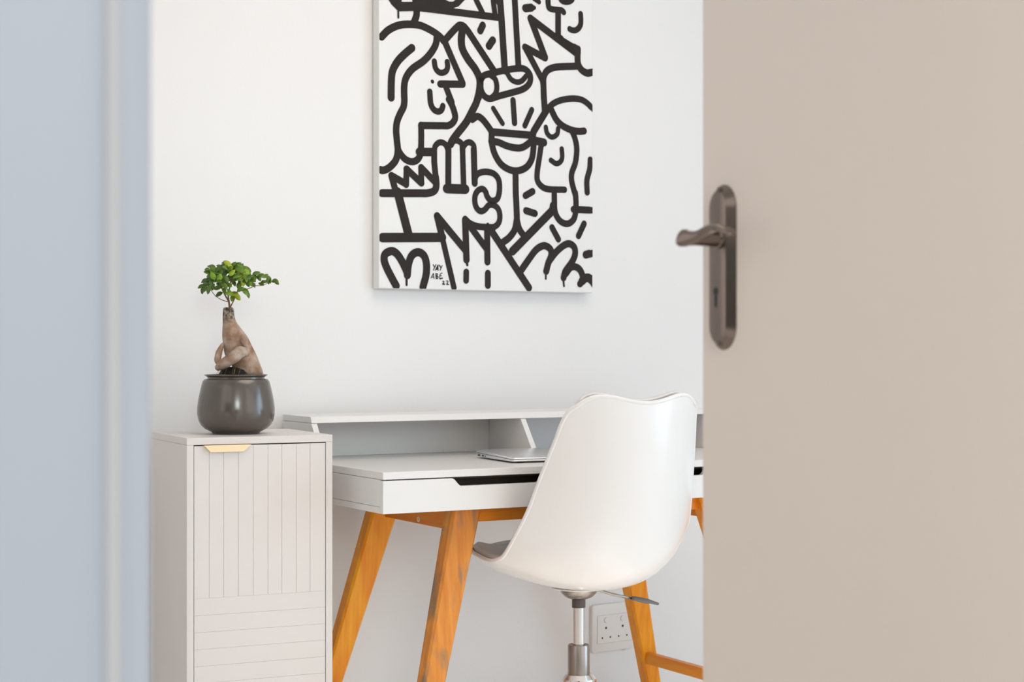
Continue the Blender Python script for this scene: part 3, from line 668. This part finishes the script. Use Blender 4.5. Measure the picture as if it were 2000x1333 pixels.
# ================================================================ PAINTING
PT = 0.028
def on_wall(px, py, out):
    X = (px - 1000) / F; A = WALL.w(0, -out); u = (X * A.y - A.x) / (WALL.c - X * WALL.s)
    p = WALL.w(u, -out); return u, H + (HY - py) / F * p.y
pu0, pz0 = on_wall(740, 563.2, PT + .002); pu1, pz1 = on_wall(1157.6, 573.0, PT + .002)
pzb = (pz0 + pz1) / 2; ptop = pzb + (pu1 - pu0) * 1.42
art = thing('canvas_painting', 'white canvas painted with thick black looping lines and faces, hanging above the desk', 'painting', loc=tuple(WALL.w(pu0, 0, pzb)), rz=WALL.a)
PW, PHt = pu1 - pu0, ptop - pzb
b = MB(); b.box(0, PW, -PT - .002, -0.002, 0, PHt); b.build('canvas', 'canvas', art, bevel=0.0025, seg=3)
CR = {'A': (700, 0), 'B': (930, 0), 'C': (700, 190), 'D': (930, 190), 'E': (700, 380), 'F': (930, 380)}
S = 6.664
def cv(c, x, y):            # zoomed crop coordinates -> position on the canvas
    if c == 'S': px, py = 905 + x / 9.52, 320 + y / 9.52
    elif c == 'T': px, py = 830 + x / 19.05, 500 + y / 19.05
    elif c == 'G': px, py = 1060 + x / 19.04, y / 19.04
    else: px, py = CR[c][0] + x / S, CR[c][1] + y / S
    u, z = on_wall(px, py, PT + .002)
    return (u - pu0, z - pzb)
PXM = None
strokes = [
 # crop, width, smooth?, points
 ('A', 85, 0, [(1150, 145), (1200, 150), (1955 - 132, 228)]), ('A', 90, 1, [(757, 130), (755, 200), (735, 260), (715, 310)]),
 ('A', 90, 1, [(300, 480), (380, 400), (480, 345), (580, 320), (700, 318), (800, 330), (900, 372), (1000, 430), (1070, 485), (1105, 530)]),
 ('A', 85, 0, [(1090, 505), (1130, 560), (1355, 1080)]), ('A', 85, 0, [(1355, 1098), (1065, 1095)]), ('A', 80, 0, [(1130, 1110), (1215, 1330)]),
 ('C', 84, 1, [(1175, 30), (1215, 100), (1250, 200), (1258, 270), (1230, 330), (1170, 370), (1100, 372)]), ('C', 84, 0, [(1130, 372), (815, 370)]), ('C', 82, 0, [(815, 365), (818, 500), (815, 680)]),
 ('C', 84, 1, [(815, 640), (810, 730), (770, 810), (700, 840), (620, 815), (555, 750), (520, 690)]),
 ('A', 88, 1, [(1020, 470), (1005, 580), (935, 700), (840, 800), (710, 890), (630, 990), (597, 1100), (595, 1266)]),
 ('C', 88, 1, [(595, -60), (597, 50), (585, 130), (540, 220), (502, 320), (490, 430), (500, 560), (512, 700), (490, 810), (440, 880), (380, 930), (320, 953), (285, 945)]),
 ('A', 95, 1, [(695, 625), (600, 705), (510, 800), (445, 920), (428, 1050), (425, 1270)]),
 ('A', 72, 1, [(987, 800), (1000, 880), (1040, 935), (1090, 948), (1140, 925), (1160, 870), (1155, 808)]), ('A', 44, 0, [(960, 1061), (964, 1065)]),
 ('A', 75, 0, [(928, 1195), (935, 1300)]), ('C', 75, 1, [(932, 20), (945, 100), (985, 165), (1040, 187), (1080, 165), (1098, 115)]),
 ('A', 85, 1, [(1130, 520), (1200, 440), (1270, 365), (1320, 328), (1375, 345), (1420, 400)]), ('B', 88, 0, [(-115, 395), (245, 945)]),
 ('A', 100, 1, [(1352, 390), (1338, 520), (1355, 640), (1425, 770), (1520, 900), (1575, 1020), (1580, 1130), (1560, 1266)]),
 ('C', 95, 1, [(1560, -20), (1530, 80), (1470, 200), (1400, 330), (1290, 470), (1225, 560), (1200, 610)]),
 ('A', 88, 0, [(1617, 330), (1585, 400)]), ('B', 92, 1, [(215, 525), (190, 560), (165, 600)]),
 ('B', 92, 0, [(308, -20), (330, 270), (372, 920)]), ('B', 84, 0, [(500, -20), (550, 890)]),
 ('B', 80, 1, [(60, 1040), (100, 985), (200, 955), (400, 910), (560, 890), (640, 905), (695, 965), (705, 1040), (675, 1110), (600, 1165), (470, 1205), (300, 1250), (180, 1285), (110, 1255), (70, 1190), (55, 1110), (60, 1030)]),
 ('B', 72, 1, [(180, 975), (245, 1030), (268, 1130), (250, 1220), (190, 1285)]), ('B', 66, 1, [(400, 950), (450, 1030), (520, 1068), (590, 1055), (650, 990)]),
 ('B', 95, 0, [(640, 108), (715, 100)]), ('B', 60, 0, [(750, -20), (815, 25)]), ('B', 50, 0, [(728, 95), (755, 100)]),
 ('B', 88, 0, [(705, 238), (1100, 540), (1310, 700)]), ('B', 100, 0, [(1120, 540), (1300, 650)]), ('B', 88, 0, [(705, 238), (895, 745)]), ('B', 85, 0, [(895, 755), (635, 615)]), ('B', 82, 0, [(635, 615), (870, 1060)]),
 ('B', 86, 0, [(872, 1040), (880, 1290)]), ('D', 86, 0, [(880, -10), (892, 190)]),
 ('B', 84, 1, [(868, 1080), (885, 980), (930, 915), (1010, 880), (1120, 868), (1320, 862)]),
 ('B', 88, 1, [(1322, 640), (1318, 740), (1325, 830), (1370, 910), (1440, 952), (1490, 945)]), ('B', 80, 1, [(1100, 500), (1150, 570), (1230, 605), (1290, 620), (1325, 680)]),
 ('B', 82, 0, [(1065, 150), (1065, 500)]),
 ('G', 215, 0, [(190, -20), (195, 130)]), ('G', 210, 1, [(195, 130), (230, 290), (350, 345), (550, 370), (700, 385)]), ('G', 200, 1, [(680, 380), (745, 415), (775, 460)]),
 ('G', 200, 1, [(1405, 520), (1415, 720), (1405, 900), (1330, 1050), (1200, 1130), (1080, 1120), (1000, 1080)]),
 ('D', 76, 1, [(930, 150), (1000, 85), (1100, 40), (1240, 18), (1360, 30), (1440, 75), (1495, 130)]),
 ('C', 84, 1, [(1480, 290), (1545, 250), (1610, 285), (1680, 370), (1735, 450)]),
 ('D', 62, 0, [(220, 145), (342, 342)]), ('D', 76, 0, [(478, 42), (498, 335)]), ('D', 70, 0, [(722, 165), (632, 370)]),
 ('D', 88, 0, [(200, 452), (740, 498)]), ('D', 84, 1, [(195, 575), (290, 588), (400, 635), (530, 662), (620, 645), (720, 570)]),
 ('D', 84, 1, [(200, 450), (203, 600), (245, 750), (330, 880), (450, 950), (560, 955), (660, 905), (720, 810), (742, 690), (748, 560)]),
 ('D', 85, 0, [(510, 960), (515, 1300)]), ('F', 85, 1, [(514, -20), (525, 200), (530, 370)]), ('F', 85, 1, [(525, 340), (500, 460), (430, 560), (345, 625)]), ('F', 85, 1, [(530, 340), (560, 450), (620, 540)]),
 ('D', 90, 0, [(905, 185), (750, 440), (715, 540)]), ('D', 84, 0, [(940, 140), (880, 220)]), ('D', 95, 0, [(735, 560), (880, 590)]),
 ('D', 84, 1, [(975, 160), (1040, 290), (1120, 370), (1230, 425), (1330, 445), (1402, 440)]),
 ('D', 78, 1, [(1240, 430), (1285, 540), (1308, 680), (1290, 850), (1245, 980), (1240, 1080), (1268, 1200), (1295, 1290)]),
 ('F', 78, 1, [(1290, -20), (1298, 120), (1290, 250), (1260, 335), (1190, 382), (1110, 360), (1050, 290), (1020, 190), (1015, 0)]), ('D', 76, 0, [(1013, 1210), (1015, 1300)]),
 ('D', 62, 1, [(905, 392), (918, 460), (960, 512), (1010, 515), (1055, 475), (1065, 408)]),
 ('D', 76, 1, [(845, 620), (820, 790), (795, 960), (795, 1080), (850, 1160), (940, 1198), (1148, 1205)]),
 ('D', 64, 1, [(1112, 675), (1118, 780), (1095, 840), (1040, 865), (972, 822)]),
 ('D', 76, 1, [(1483, 815), (1475, 940), (1440, 1080), (1443, 1240)]),
 ('D', 82, 0, [(640, 1282), (732, 1228)]), ('F', 84, 0, [(648, 212), (762, 248)]),
 ('C', 72, 1, [(985, 720), (1000, 635), (1060, 588), (1130, 615), (1170, 700)]), ('C', 80, 0, [(985, 700), (985, 840), (1008, 1080)]), ('C', 82, 0, [(1170, 640), (1168, 1150)]),
 ('C', 72, 1, [(1175, 640), (1215, 585), (1280, 565), (1345, 610), (1358, 700)]), ('C', 76, 0, [(1352, 640), (1368, 1150)]), ('C', 72, 1, [(1360, 650), (1400, 600), (1450, 588), (1498, 630), (1502, 720)]), ('C', 84, 0, [(1500, 680), (1512, 1120)]),
 ('C', 112, 0, [(1150, 1190), (1390, 1198)]), ('C', 98, 0, [(790, 712), (975, 715)]), ('C', 90, 1, [(1005, 1040), (1012, 1150), (985, 1220), (900, 1250), (820, 1252)]), ('C', 92, 0, [(305, 1250), (870, 1252)]),
 ('C', 84, 0, [(428, 1020), (485, 1230)]), ('C', 84, 0, [(430, 1022), (618, 1130)]), ('C', 78, 0, [(620, 1140), (625, 935)]), ('C', 84, 0, [(625, 935), (818, 1118)]), ('C', 78, 0, [(818, 1118), (815, 915)]), ('C', 82, 0, [(815, 915), (1000, 1110)]),
 ('E', 112, 0, [(508, -30), (655, 540)]),
 ('S', 108, 1, [(205, 330), (230, 230), (300, 170), (420, 150), (560, 185), (650, 290), (670, 440), (655, 580), (620, 660), (560, 690)]),
 ('S', 104, 1, [(570, 690), (500, 680), (440, 610), (410, 520), (350, 468), (270, 500), (218, 590), (212, 720), (250, 830), (325, 885), (400, 850), (460, 780), (530, 765), (610, 800), (665, 890), (675, 1020), (640, 1120), (560, 1180), (470, 1185)]),
 ('S', 112, 1, [(30, 1030), (120, 1110), (260, 1165), (430, 1180), (560, 1185)]), ('S', 60, 0, [(450, 1130), (450, 1180)]),
 ('E', 110, 0, [(312, 563), (1090, 560)]), ('E', 88, 0, [(1022, 280), (1085, 540)]), ('E', 74, 0, [(1075, 500), (1242, 1215)]), ('E', 88, 0, [(1022, 280), (1385, 720)]), ('E', 88, 0, [(1388, 330), (1405, 850)]), ('E', 30, 0, [(1410, 880), (1415, 920)]),
 ('F', 84, 0, [(-135, 340), (120, 690)]), ('F', 84, 0, [(140, 430), (145, 878)]), ('F', 90, 0, [(200, 480), (685, 1215)]),
 ('E', 78, 0, [(1402, 1010), (1400, 1120)]), ('F', 82, 0, [(150, 1028), (150, 1185)]),
 ('E', 96, 1, [(490, 1190), (430, 1080), (365, 950), (333, 850), (350, 775), (430, 738), (500, 775), (570, 880), (630, 1010)]),
 ('E', 96, 1, [(635, 1050), (648, 920), (690, 800), (770, 752), (845, 790), (882, 890), (880, 1040), (838, 1205)]), ('E', 28, 0, [(625, 1060), (625, 1178)]),
 ('F', 100, 0, [(985, 215), (470, 740)]), ('F', 100, 0, [(995, 205), (1000, 150)]),
 ('F', 86, 1, [(590, 980), (680, 850), (780, 720), (880, 668), (960, 710), (975, 790), (935, 900), (910, 1000)]), ('F', 24, 0, [(905, 1030), (904, 1100)]),
 ('F', 84, 1, [(940, 880), (1030, 760), (1130, 670), (1210, 642), (1275, 690), (1285, 780), (1245, 880), (1160, 1000), (1135, 1085)]), ('F', 24, 0, [(1133, 1110), (1141, 1195)]),
 ('F', 84, 1, [(1165, 1030), (1230, 950), (1310, 950), (1365, 1010), (1385, 1100), (1350, 1165)]), ('F', 100, 1, [(1375, 1130), (1420, 1090), (1460, 1085)]), ('F', 60, 0, [(1440, 1080), (1480, 1130)]),
 ('F', 76, 0, [(985, 430), (1068, 585)]), ('F', 76, 0, [(1402, 382), (1330, 540)]), ('F', 92, 0, [(1425, 785), (1468, 772)]), ('F', 82, 0, [(1265, 195), (1475, 205)]),
 ('A', 24, 0, [(517, 150), (518, 230)]),
 # signature
 ('T', 30, 0, [(300, 330), (350, 420)]), ('T', 30, 0, [(405, 325), (305, 530)]), ('T', 28, 0, [(480, 340), (375, 540)]), ('T', 28, 0, [(480, 340), (480, 540)]), ('T', 34, 0, [(410, 500), (480, 505)]), ('T', 40, 0, [(455, 440), (460, 500)]), ('T', 34, 0, [(525, 345), (580, 430)]), ('T', 28, 0, [(635, 360), (555, 540)]),
 ('T', 26, 0, [(305, 650), (220, 830)]), ('T', 26, 0, [(305, 650), (335, 850)]), ('T', 26, 0, [(255, 790), (325, 790)]), ('T', 40, 0, [(400, 665), (415, 850)]), ('T', 28, 1, [(400, 665), (460, 675), (440, 740), (400, 750)]), ('T', 34, 1, [(410, 750), (475, 780), (460, 840), (415, 850)]),
 ('T', 26, 1, [(635, 640), (580, 660), (545, 740), (540, 850)]), ('T', 24, 0, [(550, 750), (610, 740)]), ('T', 40, 0, [(550, 860), (640, 830)]),
 ('T', 30, 1, [(655, 950), (690, 945), (695, 990), (650, 1040)]), ('T', 44, 0, [(665, 1060), (720, 1055)]), ('T', 30, 1, [(790, 940), (840, 935), (845, 990), (800, 1040)]), ('T', 40, 0, [(810, 1065), (870, 1065)]),
]
ZS = {'S': 9.52, 'T': 19.05, 'G': 19.04}
fills = [('A', [(380, -20), (430, 60), (500, 130), (520, 150), (705, 145), (810, 150), (1260, 205), (1240, 105), (1300, 85), (1400, -20), (1280, -20), (1230, 22), (1180, 22), (1090, -20), (700, -20), (700, 25), (570, 25), (520, 5), (500, -20)]),
         ('B', [(1175 + 105 * math.cos(a), -12 + 78 * math.sin(a)) for a in [2 * math.pi * i / 28 for i in range(28)]]),
         ('B', [(230, -10), (275, 75), (320, 80), (320, -10)]), ('D', [(1380, 20), (1450, 60), (1500, 110), (1524, 170), (1526, 198), (1490, 165), (1440, 115), (1380, 60)]),
         ('F', [(1490, 1045), (1508, 1050), (1508, 1215), (1480, 1165), (1440, 1130), (1420, 1060)]),
         ('B', [(1480, 905), (1522, 890), (1522, 990), (1470, 1000)]), ('F', [(1460, 730), (1512, 720), (1512, 815), (1460, 828)]), ('F', [(1450, 160), (1516, 166), (1516, 250), (1450, 246)])]
# the top of the canvas above the frame of the photograph: plain continuations of the lines
top_w = PW
b = MB()
YL = -PT - 0.002 - 0.0005
def put(poly, lift=0.0):
    q = [(min(max(x, 0.0012), PW - 0.0012), YL - lift, max(z, 0.001)) for x, z in poly]
    try: f = b.bm.faces.new([b.bm.verts.new(p) for p in q])
    except Exception: pass
layer = [0]
def next_lift(): layer[0] += 1; return layer[0] * 0.0000055
def capsule(p, q, r):
    d = (q - p).normalized(); a0 = math.atan2(d.y, d.x) - math.pi / 2; out = []
    for base, off in ((q, 0), (p, math.pi)):
        for k_ in range(11):
            a = a0 + off + math.pi * k_ / 10; out.append((base.x + r * math.cos(a), base.y + r * math.sin(a)))
    return out
def ribbon(Q, r, lift):
    n = len(Q); Lf, Rt = [], []
    def V_(x, z): return b.bm.verts.new((min(max(x, 0.0012), PW - 0.0012), YL - lift, max(z, 0.001)))
    for i_, p in enumerate(Q):
        d = (Q[min(i_ + 1, n - 1)] - Q[max(i_ - 1, 0)]).normalized(); nn = Vector((-d.y, d.x)) * r
        Lf.append(V_(p.x + nn.x, p.y + nn.y)); Rt.append(V_(p.x - nn.x, p.y - nn.y))
    for i_ in range(n - 1): b.bm.faces.new((Lf[i_], Rt[i_], Rt[i_ + 1], Lf[i_ + 1]))
    for end, sg in ((0, 1), (n - 1, -1)):
        d = (Q[1] - Q[0]).normalized() if end == 0 else (Q[-1] - Q[-2]).normalized()
        a0 = math.atan2(d.y, d.x) + math.pi / 2 * sg; p = Q[end]
        arc = [V_(p.x + r * math.cos(a0 + math.pi * k_ / 10), p.y + r * math.sin(a0 + math.pi * k_ / 10)) for k_ in range(1, 10)]
        b.bm.faces.new(([Lf[0]] + arc + [Rt[0]]) if end == 0 else ([Rt[-1]] + arc + [Lf[-1]]))
def stroke(c, width, smooth, pts, li):
    sc_ = ZS.get(c, S)
    P2 = [cv(c, x, y) for x, y in pts]
    u0_, z0_ = cv(c, pts[0][0], pts[0][1]); u1_, z1_ = cv(c, pts[0][0], pts[0][1] + 100)
    hw_ = width * 1.13 / 2 * abs(z1_ - z0_) / 100
    if smooth: ribbon([Vector((p.x, p.y)) for p in catmull(P2, 6)], hw_, next_lift())
    else:
        Q = [Vector(p) for p in P2]
        for i_ in range(len(Q) - 1): put(capsule(Q[i_], Q[i_ + 1], hw_), next_lift())
for li, (c, w, sm, pts) in enumerate(strokes): stroke(c, w, sm, pts, li)
for c, poly in fills: put([cv(c, x, y) for x, y in poly], next_lift())
for x0_, x1_, xa in ((0.13, 0.20, 0.17), (0.30, 0.27, 0.31), (0.335, 0.33, 0.36), (0.05, 0.08, 0.11)):
    zt_1 = cv('A', 0, 0)[1] + 0.004
    stroke_pts = [(x0_, zt_1), (x1_, zt_1 + 0.06), (xa, zt_1 + 0.11)]
    ribbon([Vector((p.x, p.y)) for p in catmull(stroke_pts, 8)], 0.0075, next_lift())
b.build('painted_lines', 'paint', art)

# ================================================================ WALL SOCKET
su0, sz1 = on_wall(1156, 1183.5, 0.008); su1, sz0 = on_wall(1236.5, 1268, 0.008)
_, sz0 = on_wall(1156, 1278, 0.008)
sock = thing('wall_socket', 'white double wall socket with round switches, low on the wall behind the chair', 'socket', loc=tuple(WALL.w(su0, 0, sz0)), rz=WALL.a)
SW, SH = su1 - su0, sz1 - sz0
b = MB(); r = 0.009; ring = lambda ins, y: [(cx + (r - ins) * math.cos(R(a0 + 15 * i)), y, cz2 + (r - ins) * math.sin(R(a0 + 15 * i))) for cx, cz2, a0 in ((SW - r, SH - r, 0), (r, SH - r, 90), (r, r, 180), (SW - r, r, 270)) for i in range(7)]
b.rings([ring(0, -0.0003), ring(0, -0.005), ring(0.0012, -0.0075), ring(0.004, -0.0085)]); cover = b.build('cover_plate', 'socket', sock, sharp=40)
def sk(px, py): u, z = on_wall(px, py, 0.0095); return u - su0, z - sz0
ma, mb_ = sk(1167, 1205), sk(1235, 1251)
mz1 = sk(1167, 1204.5)[1]; mz0 = sk(1168, 1259)[1]
b = MB()
b.box(ma[0] - 0.0006, mb_[0] + 0.0006, -0.0087, -0.007, mz0 - 0.0006, mz1 + 0.0006); b.build('module_gap', 'groove', sock)
b = MB(); b.box(ma[0], mb_[0], -0.0098, -0.007, mz0, mz1); b.build('socket_module', 'socket', sock, bevel=0.0004)
for px, py, r in ((1183.6, 1227.4, .0033), (1216, 1223, .0033), (1176.3, 1247.1, .0025), (1192, 1245, .0025), (1208.3, 1243, .0025), (1224.1, 1240.8, .0025)):
    x, z = sk(px, py); b = MB(); b.rings([[(x + r * math.cos(a), y, z + r * math.sin(a)) for a in [2 * math.pi * i / 16 for i in range(16)]] for y in (-0.0092, -0.00995)]); b.build('pin_hole', 'black', sock)
for px, py in ((1184, 1212), (1215.5, 1208.5)):
    x, z = sk(px, py); b = MB(); r = 0.0068
    b.rings([[(x + q * math.cos(a), y, z + q * math.sin(a)) for a in [2 * math.pi * i / 24 for i in range(24)]] for q, y in ((r + .0005, -0.009), (r + .0005, -0.00995), (r, -0.00998))], mi=1)
    b.rings([[(x + q * math.cos(a), y, z + q * math.sin(a)) for a in [2 * math.pi * i / 24 for i in range(24)]] for q, y in ((r, -0.009), (r, -0.0112), (r - 0.001, -0.0118))]); b.build('rocker_switch', ['socket', 'groove'], sock)
x, z = sk(1218, 1270); b = MB(); b.box(x - 0.006, x + 0.006, -0.0089, -0.008, z - 0.0006, z + 0.0006); b.build('maker_mark', 'groove', sock)
